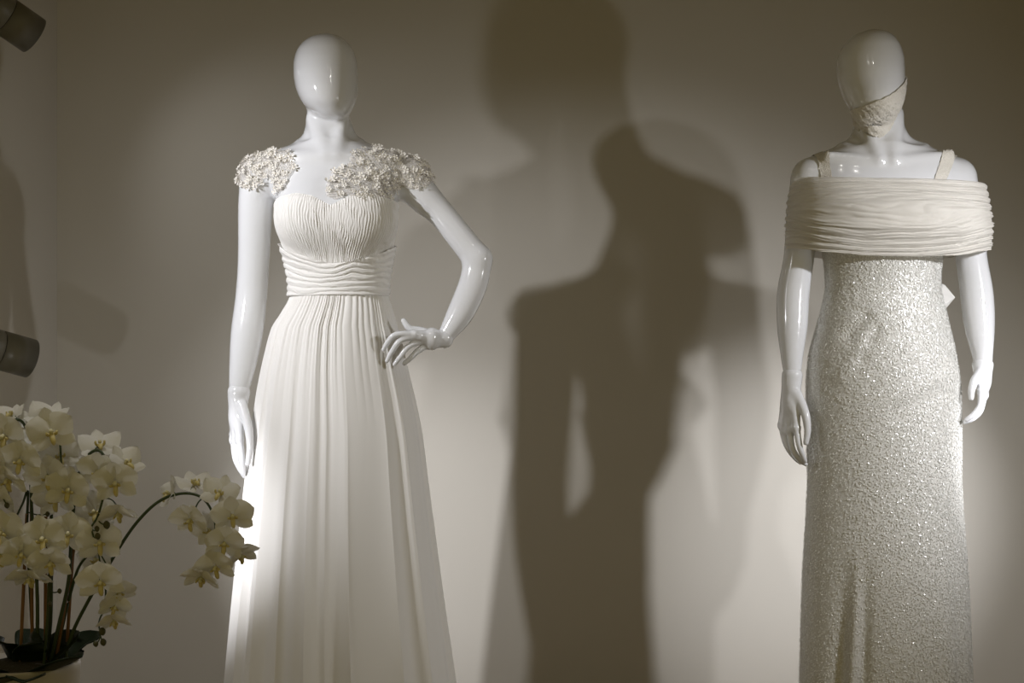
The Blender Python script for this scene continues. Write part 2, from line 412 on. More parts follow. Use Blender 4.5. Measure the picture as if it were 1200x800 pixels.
hand2L = hand((926,440,-.026), k2L,
     [[k2L[0],(930.5,520,-.068),(935,532,-.064),(938,538,-.058)],[k2L[1],(924,524,-.052),(933,537,-.05),(940,542,-.044)],
      [k2L[2],(920.5,523,-.032),(929,535,-.03),(936,541,-.024)],[k2L[3],(918.5,516,-.014),(924,528,-.012),(930,535,-.008)]],
     [(930,462,-.046),(937,482,-.066),(939,501,-.076),(937,516,-.078)], 9.8)
k2R = [(1141,458,-.060),(1145,462,-.044),(1149,462.5,-.026),(1150.5,457,-.010)]
hand2R = hand((1148,428,-.024), k2R,
     [[k2R[0],(1137,474,-.074),(1128,485,-.074),(1122,490,-.070)],[k2R[1],(1138,479,-.058),(1129,488.5,-.058),(1122,493,-.054)],
      [k2R[2],(1143,480,-.038),(1135,489,-.038),(1128,493,-.034)],[k2R[3],(1147,474,-.02),(1141,484,-.02),(1135,489,-.018)]],
     [(1142,436,-.044),(1132,446,-.064),(1127.5,456,-.074),(1126.5,465,-.078)], 9.8)
body2 = [Loft(T2, k=.02)] + torso2[1:] + [H2] + neck2 + shou2 + arm2L + arm2R
m2 = build_mannequin('glossy white mannequin with lace covering its chin and both arms hanging', 1037, body2, [hand2L, hand2R],
     [(zx(926,437,-.026), zx(926,450,-.026), 10.2*px), (zx(1148,426,-.024), zx(1148,440,-.03), 10.3*px)])

# --- lace mask over the jaw
class Mask:
    k = 0
    def __init__(s, prims): s.p = prims; s.lo = zx(978, 175, -.15); s.hi = zx(1066, 85, .06)
    def __call__(s, x, y, z):
        d = evalp(s.p, x, y, z); qx = x * SC + 600; qy = 400 - (z - CZ) * SC
        top = np.interp(qx, [985, 1005, 1019, 1030, 1040, 1050, 1058, 1066], [134, 130, 125, 119.5, 112, 103, 93, 80])
        bot = np.interp(qx, [985, 993, 1003, 1014, 1025, 1034, 1043, 1051, 1060], [132, 141, 152, 161, 165, 160, 148, 132, 112])
        n = .9 * np.sin(.55 * qx + 1.1 * np.sin(.4 * qy)) * np.sin(.6 * qy + y * 210)
        n2 = np.sin(1.3 * qx + .7 * qy) * np.sin(1.5 * qy - .4 * qx + y * 500)
        thick = .0022 + .0010 * n + .0006 * n2
        return np.maximum(np.abs(d - .0025) - thick, np.maximum((top + .8 * n - qy), (qy - bot - 1.2 * n)) * px)
mp = [H2] + [Cone(zx(1008, 140, -.055), 6*px, zx(1028, 156, -.035), 6*px, .03)] + neck2[:1] + shou2[4:]
V, F = sdf_mesh([Mask(mp)], .0021, 1, pad=.0)
mask = mk('lace_face_mask', V, F, M['lace'], None, base=tuple(zx(1022, 150)))
tag(mask, 'cream beaded lace wrap covering the chin of the right mannequin', 'face covering')

# ------------------------------------------------------------------ dress of the left mannequin
d1 = empty('evening_dress', (X(397), DM + .01, FZ))
tag(d1, 'ivory chiffon dress with floral cap sleeves, pleated bodice and flowing gathered skirt', 'dress')
CX1, CY1 = float(X(395)), DM
nu = 900
th = np.linspace(-math.pi, math.pi, nu, endpoint=False)
def wrapd(t): return (t + math.pi) % (2 * math.pi) - math.pi
# bodice: from the sweetheart neckline to below the sash top
nv = 70
def sweet(t):                              # py of the upper edge as a function of angle (0 = towards the street)
    a = np.abs(wrapd(t)); 
    return np.interp(a, [0, .10, .35, .62, .95, 1.25, 1.6, 2.2, 3.15], [246, 243, 234.5, 231.5, 234, 238, 240, 238, 236])
TT, VV = np.meshgrid(th, np.linspace(0, 1, nv))
PY = sweet(TT) * (1 - VV) + 330 * VV; ZZ = Z(PY)
R = radial(torso1, CX1, CY1, TT, ZZ, .005)
nz1, nz2 = sn(3, 7, 1, 5), sn(4, 7, 2, 9)
ph = 74 * TT + 1.7 * nz1(TT * 3, ZZ * 14) + 9 * (VV - .4) * np.sin(TT)
pl = np.abs(np.sin(ph / 1.0)) ** .8 * (.55 + .45 * nz2(TT * 6, ZZ * 8))
R = R + .0019 * pl + .0007 * np.sin(149 * TT + 2 * nz2(TT * 4, ZZ * 20))
R = np.where(VV < .02, R - .002, R)
Vb = np.stack([CX1 + R * np.sin(TT), CY1 - R * np.cos(TT), ZZ], -1).reshape(-1, 3)
bod = mk('bodice', Vb, grid_faces(nu, nv), M['chiffon'], d1)
# sash
nv = 60
TT, VV = np.meshgrid(th, np.linspace(0, 1, nv))
a = np.abs(wrapd(TT))
top = np.interp(wrapd(TT), [-3.15, -1.75, -1.3, -.8, -.3, .05, .4, .9, 1.3, 1.8, 3.15], [286, 284, 287, 299, 308.5, 311, 309, 301, 291, 286, 286])
PY = top * (1 - VV) + 347 * VV; ZZ = Z(PY)
R = radial(torso1, CX1, CY1, TT, ZZ, .0095)
sw = np.interp(wrapd(TT), [-3.15, -.6, .15, .45, .7, 1.2, 3.15], [0, .6, 1.6, 2.3, 1.2, 0, 0])
ph = 7.5 * math.pi * VV + sw * (1 - VV) * 2.2 + .9 * nz1(TT * 1.6, VV * 3) + .5 * np.sin(3 * TT)
fold = np.abs(np.sin(ph)) ** .7; fine = np.abs(np.sin(2.3 * ph + 1.5 * nz2(TT * 2, VV * 4)))
R = R + .0045 * fold + .0016 * fine - .004 * (VV > .985)
Vb = np.stack([CX1 + R * np.sin(TT), CY1 - R * np.cos(TT), ZZ], -1).reshape(-1, 3)
mk('sash', Vb, grid_faces(nu, nv), M['chiffon'], d1)
# skirt
SK = Loft([(340,343,451,42,40),(349,341,453.5,45,44),(367,331,459,52,49),(385,320,464,58,54),(427,309,474,66,61),(469,301,484,71,66),(512,295,492,76,71),(556,290,497,81,75),
           (670,278,511,93,86),(800,266,529,106,98),(930,255,547,118,110)], k=0)
nu2, nv = 1100, 150
th2 = np.linspace(-math.pi, math.pi, nu2, endpoint=False)
TT, VV = np.meshgrid(th2, np.linspace(0, 1, nv) ** 1.15)
PY = 345 + (930 - 345) * VV; ZZ = Z(PY)
cx, A, Bf, Bb, cy = SK.prof(ZZ)
B = np.where(np.cos(TT) > 0, Bf, Bb)
tw = TT + .10 * np.sin(3 * TT + 1.0) + .05 * np.sin(7 * TT + .4) + .02 * np.sin(13 * TT)
def ridge(s, p): return np.abs(np.sin(s)) ** p
g1 = 1 - 1.5 * ridge(5.5 * tw + 1.2, .85); g2 = 1 - 1.5 * ridge(10.5 * tw + 2.2 + .5 * VV, .8); g3 = np.sin(27 * tw + 1.4 * np.sin(4 * tw))
env1 = .45 + .55 * np.sin(1.5 * tw + 2.4) ** 2
env2 = np.clip(1.5 * np.sin(2.0 * tw + .35) ** 2 - .1, .0, 1) * np.clip(.35 + .9 * VV + .4 * np.sin(9 * tw), .1, 1)
env3 = np.clip(.5 + .9 * np.sin(3.0 * tw + 1.9 + 1.2 * VV), 0, 1)
amp = np.interp(PY, [345, 360, 420, 520, 650, 902], [.0006, .0025, .0060, .0090, .0125, .0165])
am3 = np.interp(PY, [345, 352, 380, 460, 600, 902], [.0012, .0022, .0030, .0022, .0020, .0024])
gath = np.abs(np.sin(47 * tw + 1.5 * np.sin(5 * tw))) * np.interp(PY, [345, 349, 370, 420, 500], [.0025, .0035, .0026, .0010, 0])
dsp = 1.3 * amp * (.62 * g1 * env1 + .66 * g2 * env2) + .8 * am3 * g3 * env3 + gath
x = cx + (A + dsp) * np.sin(TT); y = cy - (B + dsp) * np.cos(TT)
mk('skirt', np.stack([x, y, ZZ], -1).reshape(-1, 3), grid_faces(nu2, nv), M['chiffon'], d1)

# cap sleeves: sheer net shaped on the shoulders, sewn with fabric flowers
class Shell:
    k = 0
    def __init__(s, prims, region, off, th_): s.p, s.r, s.o, s.t = prims, region, off, th_; s.lo = np.min([q.lo for q in region], 0); s.hi = np.max([q.hi for q in region], 0)
    def __call__(s, x, y, z):
        return np.maximum(np.abs(evalp(s.p, x, y, z) - s.o) - s.t, evalp(s.r, x, y, z))
bare1 = torso1 + shou1 + neck1[1:] + arm1L + arm1R
def region(pts): 
    out = []
    for (x0, y0, x1, y1, r) in pts:
        for dy in (-.15, -.11, -.07, .0, .07): out.append(Cone(zx(x0, y0, dy), r*px, zx(x1, y1, dy), r*px, .01))
    return out
regL = region([(296,201,296,204,22), (318,196,331,196,20), (322,208,330,216,13)])
regR = region([(486,203,480,196,25), (462,198,436,196,24), (455,215,425,216,22), (412,212,402,226,13), (398,208,400,230,9), (394,236,408,238,7), (430,226,446,222,12)])
flower_meshes = []
for vkind in range(4):
    r = np.random.default_rng(40 + vkind); vs = [(0, 0, .0022)]; fs = []
    for k in range(5):
        a0 = k * 2 * math.pi / 5 + r.uniform(-.15, .15); L_ = r.uniform(.85, 1.1)
        def q(rr, da, h): return (rr * L_ * .0088 * math.cos(a0 + da), rr * L_ * .0088 * math.sin(a0 + da), h * .001)
        n = len(vs); vs += [q(.45, -.42, 1.2), q(.92, -.40, 3 + r.uniform(-1, 1.5)), q(1.05, 0, 2.2 + r.uniform(-1, 2)), q(.92, .40, 3 + r.uniform(-1, 1.5)), q(.45, .42, 1.2), q(.6, 0, .4)]
        fs += [(0, n, n + 5), (n, n + 1, n + 5), (n + 1, n + 2, n + 5), (n + 2, n + 3, n + 5), (n + 3, n + 4, n + 5), (n + 4, 0, n + 5)]
    n = len(vs); c = 6
    vs += [(.0020 * math.cos(2 * math.pi * i / c), .0020 * math.sin(2 * math.pi * i / c), .0022) for i in range(c)] + [(0, 0, .0046)]
    fs += [(n + i, n + (i + 1) % c, n + c) for i in range(c)]
    me = bpy.data.meshes.new('flower'); me.from_pydata(vs, [], fs); me.materials.append(M['flower_lace']); flower_meshes.append(me)
def sleeve(reg, nflow, seed, dens):
    V, F = sdf_mesh([Shell(bare1, reg, .004, .0012)], .003, 1, pad=.005)
    s = mk('cap_sleeve', V, F, M['yoke'], d1); r = np.random.default_rng(seed)
    out = V[evalp(bare1, V[:, 0], V[:, 1], V[:, 2]) > .0035]; out = out[r.permutation(len(out))]
    G = grad(bare1, out); got = []; m_ = 0
    for p, g in zip(out, G):
        qx, qy = p[0] * SC + 600, 400 - (p[2] - CZ) * SC
        if r.random() > dens(qx, qy): continue
        if any((p[0]-o[0])**2 + (p[1]-o[1])**2 + (p[2]-o[2])**2 < .0100**2 for o in got): continue
        got.append(p)
        nrm = (Vector(g) + Vector(r.uniform(-.45, .45, 3))).normalized(); s_, u_, d_ = frame(nrm); sc = r.uniform(.7, 1.2)
        mt = Matrix((s_, u_, d_)).transposed().to_4x4() @ Matrix.Rotation(r.uniform(0, 6.28), 4, 'Z') @ Matrix.Scale(sc, 4)
        o = bpy.data.objects.new('flower', flower_meshes[int(r.integers(4))]); col.objects.link(o); o.parent = s
        mt.translation = Vector(p) + Vector(g) * .0015 - BASE[s.name]; o.matrix_local = mt
        if len(got) >= nflow: break
    return s
sleeve(regL, 120, 5, lambda a, b: 1.0 if a < 335 else .5)
sleeve(regR, 190, 6, lambda a, b: 1.0 if a > 400 else .7)

# ------------------------------------------------------------------ gown of the right mannequin
d2 = empty('sequin_gown', (X(1037), DM + .01, FZ))
tag(d2, 'silvery white sequinned column gown with gathered tulle off-shoulder wrap', 'dress')
GW = Loft([(232,958,1117,58,46),(258,961,1112,74,46),(285,964,1106,60,44),(301,965.5,1103,51,43),(335,968,1101,46,42),(355,965,1105,49,46),(378,959,1110,54,51),(418,948.5,1119,59,59),(455,945.5,1124,61,62),
           (500,946,1125,60,62),(560,947,1125,60,62),(600,945.5,1127,61,63),(680,941,1133,64,66),(800,937.5,1138,68,70),(931,933,1144,73,75)], k=0)
def gown_surface(TT, PY):
    ZZ = Z(PY); cx, A, Bf, Bb, cy = GW.prof(ZZ); B = np.where(np.cos(TT) > 0, Bf, Bb)
    s = np.sin(TT); d = np.zeros_like(ZZ)
    qx = (cx + A * s) * SC + 600
    front = np.clip(np.cos(TT) * 3, 0, 1)
    # long soft folds of the skirt at the left, shallow one right of centre
    lo = np.clip((PY - 635) / 130, 0, 1)
    for c0, wd, am in ((976, 9, -.016), (990, 6, .008), (1000, 7, -.012), (1108, 10, -.006), (1092, 14, .004)):
        c_ = c0 + (c0 - 1037) * .10 * (PY - 700) / 100
        d += front * lo * am * np.exp(-((qx - c_) / wd) ** 2)
    # pull creases at the waist and below the hip
    for (ax, ay, bx, by, wd, am) in ((985, 392, 1003, 372, 7, -.006), (996, 420, 1014, 388, 6, -.004), (975, 440, 1000, 408, 8, .004), (1035, 480, 1095, 455, 9, -.003), (1000, 345, 1080, 341, 3, -.002)):
        t = np.clip(((qx - ax) * (bx - ax) + (PY - ay) * (by - ay)) / ((bx - ax) ** 2 + (by - ay) ** 2), 0, 1)
        dd = np.hypot(qx - ax - t * (bx - ax), PY - ay - t * (by - ay)); d += front * am * np.exp(-(dd / wd) ** 2)
    return np.stack([cx + (A + d) * s, cy - (B + d) * np.cos(TT), ZZ], -1)
nu, nv = 360, 200
TT, PYg = np.meshgrid(np.linspace(-math.pi, math.pi, nu, endpoint=False), np.linspace(236, 930, nv))
mk('gown_body', gown_surface(TT, PYg).reshape(-1, 3), grid_faces(nu, nv), M['gown'], d2)
# sequins, far too many to count
ns = 76000
t = rng.uniform(-math.pi, math.pi, ns); t[: ns * 7 // 10] = rng.uniform(-1.75, 1.75, ns * 7 // 10)
py = rng.uniform(240, 926, ns); py[::12] = rng.uniform(240, 420, len(py[::12]))
p0 = gown_surface(t, py); e = .004
tu = gown_surface(t + e * 5, py) - p0; tv = gown_surface(t, py - 1.0) - p0
tu /= np.linalg.norm(tu, axis=1)[:, None]; nrm = np.cross(tu, tv); nrm /= np.linalg.norm(nrm, axis=1)[:, None]
sgn = np.sign((nrm * (p0 - np.stack([np.full(ns, X(1037)), np.full(ns, DM), p0[:, 2]], -1))).sum(1)); nrm *= sgn[:, None]
nn = nrm + rng.normal(0, .20, (ns, 3)); nn /= np.linalg.norm(nn, axis=1)[:, None]
ua = np.cross(nn, np.array([.1, .2, 1.0])); ua /= np.linalg.norm(ua, axis=1)[:, None]; ub = np.cross(nn, ua)
rad = rng.uniform(.0011, .0019, ns); c = p0 + nrm * .0019
ang = np.arange(6) * math.pi / 3
Vs = c[:, None, :] + rad[:, None, None] * (np.cos(ang)[None, :, None] * ua[:, None, :] + np.sin(ang)[None, :, None] * ub[:, None, :])
Fs = np.arange(ns * 6).reshape(ns, 6)
sq = mk('sequins', Vs.reshape(-1, 3), Fs, M['sequin'], d2, smooth=False); tag(sq, 'tiny pearly sequins covering the gown', kind='stuff')
# gathered tulle wrap around the upper arms
DR = Loft([(206,934,1146,50,50),(211,930,1149,58,52),(225,926,1152,70,54),(250,923.5,1155.5,86,55),(270,922,1157.5,86,55),(290,921.5,1158.5,72,54),(306,924,1157,62,52),(312,926,1155,58,52)], k=0)
nu, nv = 700, 130
TT, VV = np.meshgrid(np.linspace(-math.pi, math.pi, nu, endpoint=False), np.linspace(0, 1, nv))
s = np.sin(TT); front = np.cos(TT) > 0
topy = np.interp(s, [-1, -.7, -.2, .3, .8, 1], [209, 211, 215, 216.5, 218, 219]); boty = np.interp(s, [-1, -.7, -.3, .1, .5, 1], [291, 298, 303, 305, 303, 293])
PYd = topy * (1 - VV) + boty * VV; ZZ = Z(PYd); cx, A, Bf, Bb, cy = DR.prof(ZZ); B = np.where(front, Bf, Bb)
n1, n2, n3 = sn(11, 6, .6, 2.2), sn(12, 6, 1, 4), sn(13, 6, 2, 7)
side_ = np.abs(s) ** 3
ph = 8.5 * math.pi * (VV + .10 * np.cos(TT) * np.sin(2.2 * math.pi * VV)) + .75 * n1(s * 2.0, VV * 1.2) + .9 * s
f1 = np.abs(np.sin(ph)) ** .75; f2 = np.abs(np.sin(2.7 * ph + 2 * n2(s * 2, VV * 5))); f3 = np.sin(6.1 * ph + 2 * n3(s * 3, VV * 6))
wgt = .45 + .55 * np.clip(.5 + n2(s * 2.5 + 3, VV * 3), 0, 1) + .5 * side_
dsp = .0048 * f1 * wgt + .0022 * f2 + .0008 * f3
ex = 2 / 2.35
cs_, sn_ = np.cos(TT), np.sin(TT)
ux = np.sign(sn_) * np.abs(sn_) ** ex; uy = np.sign(cs_) * np.abs(cs_) ** ex
pts = np.stack([cx + (A + dsp - .004) * ux, cy - (B + dsp - .004) * uy, ZZ + .002 * np.sin(ph * .5 + TT)], -1)
mk('tulle_wrap', pts.reshape(-1, 3), grid_faces(nu, nv), M['tulle'], d2)
# beaded straps over the shoulders
strap_body = torso2[:1] + shou2[:4] + arm2L + arm2R
def strap(front_pt, top_pt, back_pt, wdt):
    ctr = np.array([top_pt[0], 0, 0]); n, mcol = 46, 7; V = []
    for i in range(n):
        u = i / (n - 1); ang = -1.75 + 3.5 * u                # from chest over the shoulder to the back
        xm = np.interp(u, [0, .5, 1], [front_pt, top_pt[0], back_pt])
        for j in range(mcol):
            q = (j / (mcol - 1) - .5) * wdt + xm; c0 = np.array([float(X(q)), DM + .015, float(Z(225))])
            lo_, hi_ = 0., .2; dv = np.array([0, math.sin(ang), math.cos(ang)])
            for _ in range(18):
                m_ = (lo_ + hi_) / 2; w_ = c0 + dv * m_
                if evalp(strap_body, *[np.array([k]) for k in w_])[0] < .0022: lo_ = m_
                else: hi_ = m_
            V.append(c0 + dv * (lo_ + .0012 * math.sin(i * 2.1 + j * 2.9)))
    return V, grid_faces(mcol, n, False)
for a_ in ((966, (960, 182), 962, 11), (1084, (1117, 182), 1112, 15)):
    v, f = strap(*a_); mk('strap', v, f, M['lace'], d2)
# white ribbon tail standing out at the back of the waist
bx = [zx(1088,326,.045), zx(1110,333,.022), zx(1122,348,.018), zx(1110,363,.022), zx(1088,374,.045)]
V = [b + np.array([0, .004 * k, 0]) for k in (0, 1) for b in bx]
mk('ribbon_tail', V, [(0,4,3,2,1),(5,6,7,8,9),(0,1,6,5),(1,2,7,6),(2,3,8,7),(3,4,9,8),(4,0,5,9)], M['satin'], d2, smooth=False)

# ------------------------------------------------------------------ spotlights on the side walls
def fixture(key, label, group, s):
    pos, dv, cones, rad, colr = LAMPS[key]
    L1, L2, R0 = .090, .075, .0525
    rail_y = (pos - dv * .165).y - .05; wallx = (XL - SP * (DW - rail_y)) if s < 0 else (XR + SP * (DW - rail_y))
    rear = pos - dv * (L1 + L2)
    base_ = Vector((wallx, rail_y, rear.z)) if s else Vector((rear.x, rear.y, 2.70)); out_ = Vector((-s, 0, 0)) if s else Vector((0, 0, -1))
    e = empty('spotlight', base_); tag(e, label, 'spotlight', group)
    v, f = lathe([(-.004, R0 - .006), (-.004, R0 - .003), (-.001, R0), (-L1, R0), (-L1, R0 - .004), (-.012, R0 - .004), (-.012, .0)][::-1], pos, dv, 48)
    mk('barrel', v, f, M['lamp'], e)
    v, f = lathe([(-L1 - .0022, .0), (-L1 - .0022, R0 - .003), (-L1 + .001, R0 - .003)], pos, dv, 40); mk('joint_ring', v, f, M['lamp_dark'], e)
    v, f = lathe([(-L1 - .0022, .0), (-L1 - .0022, R0 - .001), (-L1 - .004, R0), (-L1 - L2 + .006, R0), (-L1 - L2, R0 - .006), (-L1 - L2, 0)], pos, dv, 48); mk('housing', v, f, M['lamp'], e)
    v, f = lathe([(-.0105, 0), (-.0105, R0 - .0045), (-.0095, R0 - .005), (-.008, .012), (-.0075, 0)], pos, dv, 40); mk('lens', v, f, M['glass'], e)
    p_end = base_ + out_ * .02; mid = rear * .5 + p_end * .5 + Vector((0, 0, .02))
    v, f = tube(catmull([rear + dv * .02, mid, p_end], 8), .009, 10); mk('swivel_arm', v, f, M['lamp'], e)
    v, f = lathe([(0, 0), (0, .03), (.016, .03), (.02, .026), (.02, 0)], base_, out_, 32); mk('wall_plate', v, f, M['lamp'], e)
    for watts, cone in cones:
        if watts <= 0: continue
        l = bpy.data.lights.new('lamp', 'SPOT'); l.energy = watts; l.spot_size = math.radians(cone); l.spot_blend = 1.0
        l.shadow_soft_size = rad; l.color = colr; o = bpy.data.objects.new('lamp', l); col.objects.link(o); o.parent = e
        o.location = pos + dv * .004 - Vector(e.location); o.rotation_euler = dv.to_track_quat('-Z', 'Y').to_euler()
fixture('left_top', 'upper grey-olive cylinder spotlight at the left edge, pointing down', 'cylinder spotlights', -1)
fixture('left_low', 'lower olive cylinder spotlight at the left edge above the orchid', 'cylinder spotlights', -1)
fixture('left_front_low', 'lower left wall spotlight nearer the street, aimed at the gathered skirt', 'cylinder spotlights', -1)
fixture('left_front_high', 'high left wall spotlight nearer the street, aimed at the floral sleeves', 'cylinder spotlights', -1)
fixture('right_front_low', 'lower right wall spotlight aimed at the sequinned skirt', 'cylinder spotlights', 1)
fixture('right_front_high', 'high right wall spotlight aimed at the tulle wrap', 'cylinder spotlights', 1)
for x_, y_, wt, cn, lab in ((-.80, 2.46, 34, 36, 'recessed ceiling downlight above the orchid'), (.05, 2.45, 2.5, 130, 'recessed ceiling downlight between the mannequins'), (.50, 2.3, 2.5, 130, 'recessed ceiling downlight nearest the sequinned gown')):
    e = empty('downlight', (x_, y_, 2.70)); tag(e, lab, 'downlight', 'ceiling downlights')
    v, f = lathe([(0, .03), (0, .045), (.006, .045), (.006, .03)], (x_, y_, 2.70), (0, 0, -1), 32); mk('trim_ring', v, f, M['lamp'], e)
    v, f = lathe([(.001, 0), (.001, .03)], (x_, y_, 2.70), (0, 0, -1), 32); mk('lens', v, f, M['glass'], e)
    l = bpy.data.lights.new('lamp', 'SPOT'); l.energy = wt; l.spot_size = math.radians(cn); l.spot_blend = 1; l.shadow_soft_size = .02; l.color = (1, .96, .90)
    o = bpy.data.objects.new('lamp', l); col.objects.link(o); o.parent = e; o.location = (0, 0, -.015); o.rotation_euler = (math.radians(25 if cn > 100 else 0), 0, 0)

# ------------------------------------------------------------------ potted orchid
DO = 2.6; OS = FPX / DO
def Q(x_, y_, dy=0.0):
    return Vector(((x_ - 600) / OS, DO + dy, CZ - (y_ - 400) / OS))
pot_c = Q(28, 775); pz = pot_c.z - FZ
orc = empty('potted_orchid', (pot_c.x, DO, FZ))
tag(orc, 'white moth orchid with arching sprays in a pale round pot', 'plant')
pr = 64 / OS
v, f = lathe([(0, 0), (0, pr * .80), (.01, pr * .83), (pz * .5, pr * .93), (pz - .012, pr), (pz - .003, pr), (pz, pr - .003), (pz, pr - .007), (pz - .03, pr - .010), (pz - .03, 0)], (pot_c.x, DO, FZ), (0, 0, 1), 64)
mk('pot', v, f, M['pot'], orc)
v, f = lathe([(pz - .012, pr - .0085), (pz - .006, pr * .8), (pz + .004, pr * .4), (pz + .006, 0)], (pot_c.x, DO, FZ), (0, 0, 1), 40); mk('moss', v, f, M['moss'], orc)
# leaves: base, way points, width
def leaf(pts, width, thick=.0025):
    path = catmull(pts, 8); V = []; n = len(path); mcol = 9
    for i, p_ in enumerate(path):
        d = path[min(i + 1, n - 1)] - path[max(i - 1, 0)]; s = d.cross(Vector((0, 0, 1)))
        s = s.normalized() if s.length > 1e-5 else Vector((1, 0, 0))
        if abs(d.normalized().z) > .6: s = (s + Vector((1, 0, 0)) * .8 * (1 if s.x >= 0 else -1)).normalized()
        u = d.normalized().cross(s).normalized(); u = u if u.z > 0 or abs(u.z) < .3 else -u
        t = i / (n - 1); wv = width * (math.sin(math.pi * min(1, .16 + t * .62)) ** .8) * (math.sqrt(max(0, 1 - ((t - .72) / .28) ** 2)) if t > .72 else 1) + .0008
        for j in range(mcol):
            q = j / (mcol - 1) * 2 - 1; V.append(p_ + s * q * wv * .5 + u * (abs(q) ** 1.3) * wv * .16)
    F = grid_faces(mcol, n, False).tolist(); N_ = len(V); V2 = [p_ - Vector((0, 0, thick)) for p_ in V]
    F2 = [tuple(N_ + k for k in q[::-1]) for q in F]
    edge = [i * mcol for i in range(n)] + [(n - 1) * mcol + j for j in range(1, mcol)] + [i * mcol + mcol - 1 for i in range(n - 2, -1, -1)] + list(range(mcol - 2, 0, -1))
    F3 = [(edge[k], edge[(k + 1) % len(edge)], N_ + edge[(k + 1) % len(edge)], N_ + edge[k]) for k in range(len(edge))]
    return [tuple(p_) for p_ in V + V2], F + F2 + F3
for pts, wd in (
    ([Q(40,798,-.02), Q(62,782,-.05), Q(90,768,-.07), Q(112,757,-.08)], .070), ([Q(45,798,.0), Q(60,770,.0), Q(74,752,.02), Q(84,742,.03)], .062),
    ([Q(52,798,.02), Q(74,775,.04), Q(92,758,.06), Q(101,748,.07)], .060), ([Q(34,798,-.01), Q(38,775,-.02), Q(42,752,-.03), Q(46,735,-.03)], .058),
    ([Q(24,798,.0), Q(18,770,-.01), Q(8,752,-.02), Q(-14,745,-.03)], .050), ([Q(20,798,-.02), Q(6,782,-.06), Q(-10,774,-.10), Q(-34,780,-.13)], .066),
    ([Q(34,798,.03), Q(22,775,.07), Q(14,760,.10), Q(10,752,.12)], .055), ([Q(36,798,-.03), Q(48,786,-.08), Q(56,778,-.12), Q(60,776,-.15)], .064),
    ([Q(30,798,-.03), Q(22,786,-.09), Q(18,778,-.13), Q(12,776,-.15)], .062)):
    v, f = leaf(pts, wd); mk('leaf', v, f, M['leaf'], orc)
# bamboo stakes
for (x0, y0, x1, y1, dy0, dy1) in ((40,796,41,560,-.01,-.02), (27,796,36,600,-.02,-.02), (53,796,56,542,.0,-.01), (62,796,107,514,.0,.0), (72,796,84,640,.02,.01)):
    a_, b_ = Q(x0, y0, dy0), Q(x1, y1, dy1); path = [a_.lerp(b_, k / 6) for k in range(7)]
    v, f = tube(path, .0031, 8); mk('stake', v, f, M['stake'], orc)
# flower: one set of meshes shared by all
def petal_mesh(name, L_, W_, cup, curl, m, pw=.75, nl=8, nw=6):
    V = []
    for i in range(nl + 1):
        t = i / nl; wd = W_ * (math.sin(math.pi * (t ** pw)) ** .62 if 0 < t < 1 else 0.0) + W_ * .10 * (1 - t)
        for j in range(nw + 1):
            q = j / nw * 2 - 1; V.append((q * wd * .5, .003 + t * L_, cup * (t ** 1.5) + curl * q * q * wd + .0012 * math.sin(7 * q + 9 * t)))
    me = bpy.data.meshes.new(name); F = grid_faces(nw + 1, nl + 1, False).tolist()
    me.from_pydata(V, [], F); me.polygons.foreach_set('use_smooth', [True] * len(me.polygons)); me.materials.append(m); return me
PET = petal_mesh('petal', .041, .048, .006, -.16, M['petal'], .62)
SEP = petal_mesh('sepal', .040, .028, .003, -.10, M['petal'], .80)
def lip_mesh():
    parts = []
    for s in (-1, 1):
        path = catmull([Vector((0, -.002, .002)), Vector((s * .007, -.004, .008)), Vector((s * .008, -.001, .014))], 4); parts.append(tube(path, lambda t: .0032 * (1 - .4 * t), 6))
    path = catmull([Vector((0, -.002, .002)), Vector((0, -.010, .010)), Vector((0, -.018, .012)), Vector((0, -.022, .010))], 4); parts.append(tube(path, lambda t: .0040 * (1 - .55 * t) + .0016 * math.sin(math.pi * t), 7))
    v, f = join(parts); me = bpy.data.meshes.new('lip'); me.from_pydata(v, [], f); me.polygons.foreach_set('use_smooth', [True] * len(me.polygons)); me.materials.append(M['lip']); return me
LIP = lip_mesh()
def col_mesh():
    path = catmull([Vector((0, 0, -.012)), Vector((0, 0, .0)), Vector((0, .002, .008)), Vector((0, -.001, .013))], 4)
    v, f = tube(path, lambda t: .0018 + .0024 * t - .0012 * max(0, t - .8) * 5, 8)
    me = bpy.data.meshes.new('flower'); me.from_pydata(v, [], f); me.polygons.foreach_set('use_smooth', [True] * len(me.polygons)); me.materials.append(M['column']); return me
COLM = col_mesh()
ob = BASE[orc.name]; fr = np.random.default_rng(21)
def orchid_flower(x_, y_, dy, face, roll=0., size=1., open_=1.):
    """face: direction the bloom looks at"""
    zax = Vector(face).normalized(); up = Vector((0, 0, 1)); xax = up.cross(zax)
    xax = xax.normalized() if xax.length > .05 else Vector((1, 0, 0)); yax = zax.cross(xax)
    mt = Matrix((xax, yax, zax)).transposed().to_4x4() @ Matrix.Rotation(roll, 4, 'Z') @ Matrix.Scale(size, 4)
    p_ = Q(x_, y_, dy); mt.translation = p_ - ob
    o = bpy.data.objects.new('flower', COLM); col.objects.link(o); o.parent = orc; o.matrix_local = mt
    for me, ang, z_, tilt in ((SEP, 0, -.002, .10), (SEP, 2.15, -.002, .12), (SEP, -2.15, -.002, .12), (PET, 1.18, .0012, .16), (PET, -1.18, .0012, .16)):
        c_ = bpy.data.objects.new(me.name.split('.')[0], me); col.objects.link(c_); c_.parent = o
        c_.matrix_local = Matrix.Translation((0, 0, z_)) @ Matrix.Rotation(ang + fr.uniform(-.12, .12), 4, 'Z') @ Matrix.Rotation(tilt / open_ + fr.uniform(-.10, .22), 4, 'X')
    c_ = bpy.data.objects.new('lip', LIP); col.objects.link(c_); c_.parent = o
    return p_
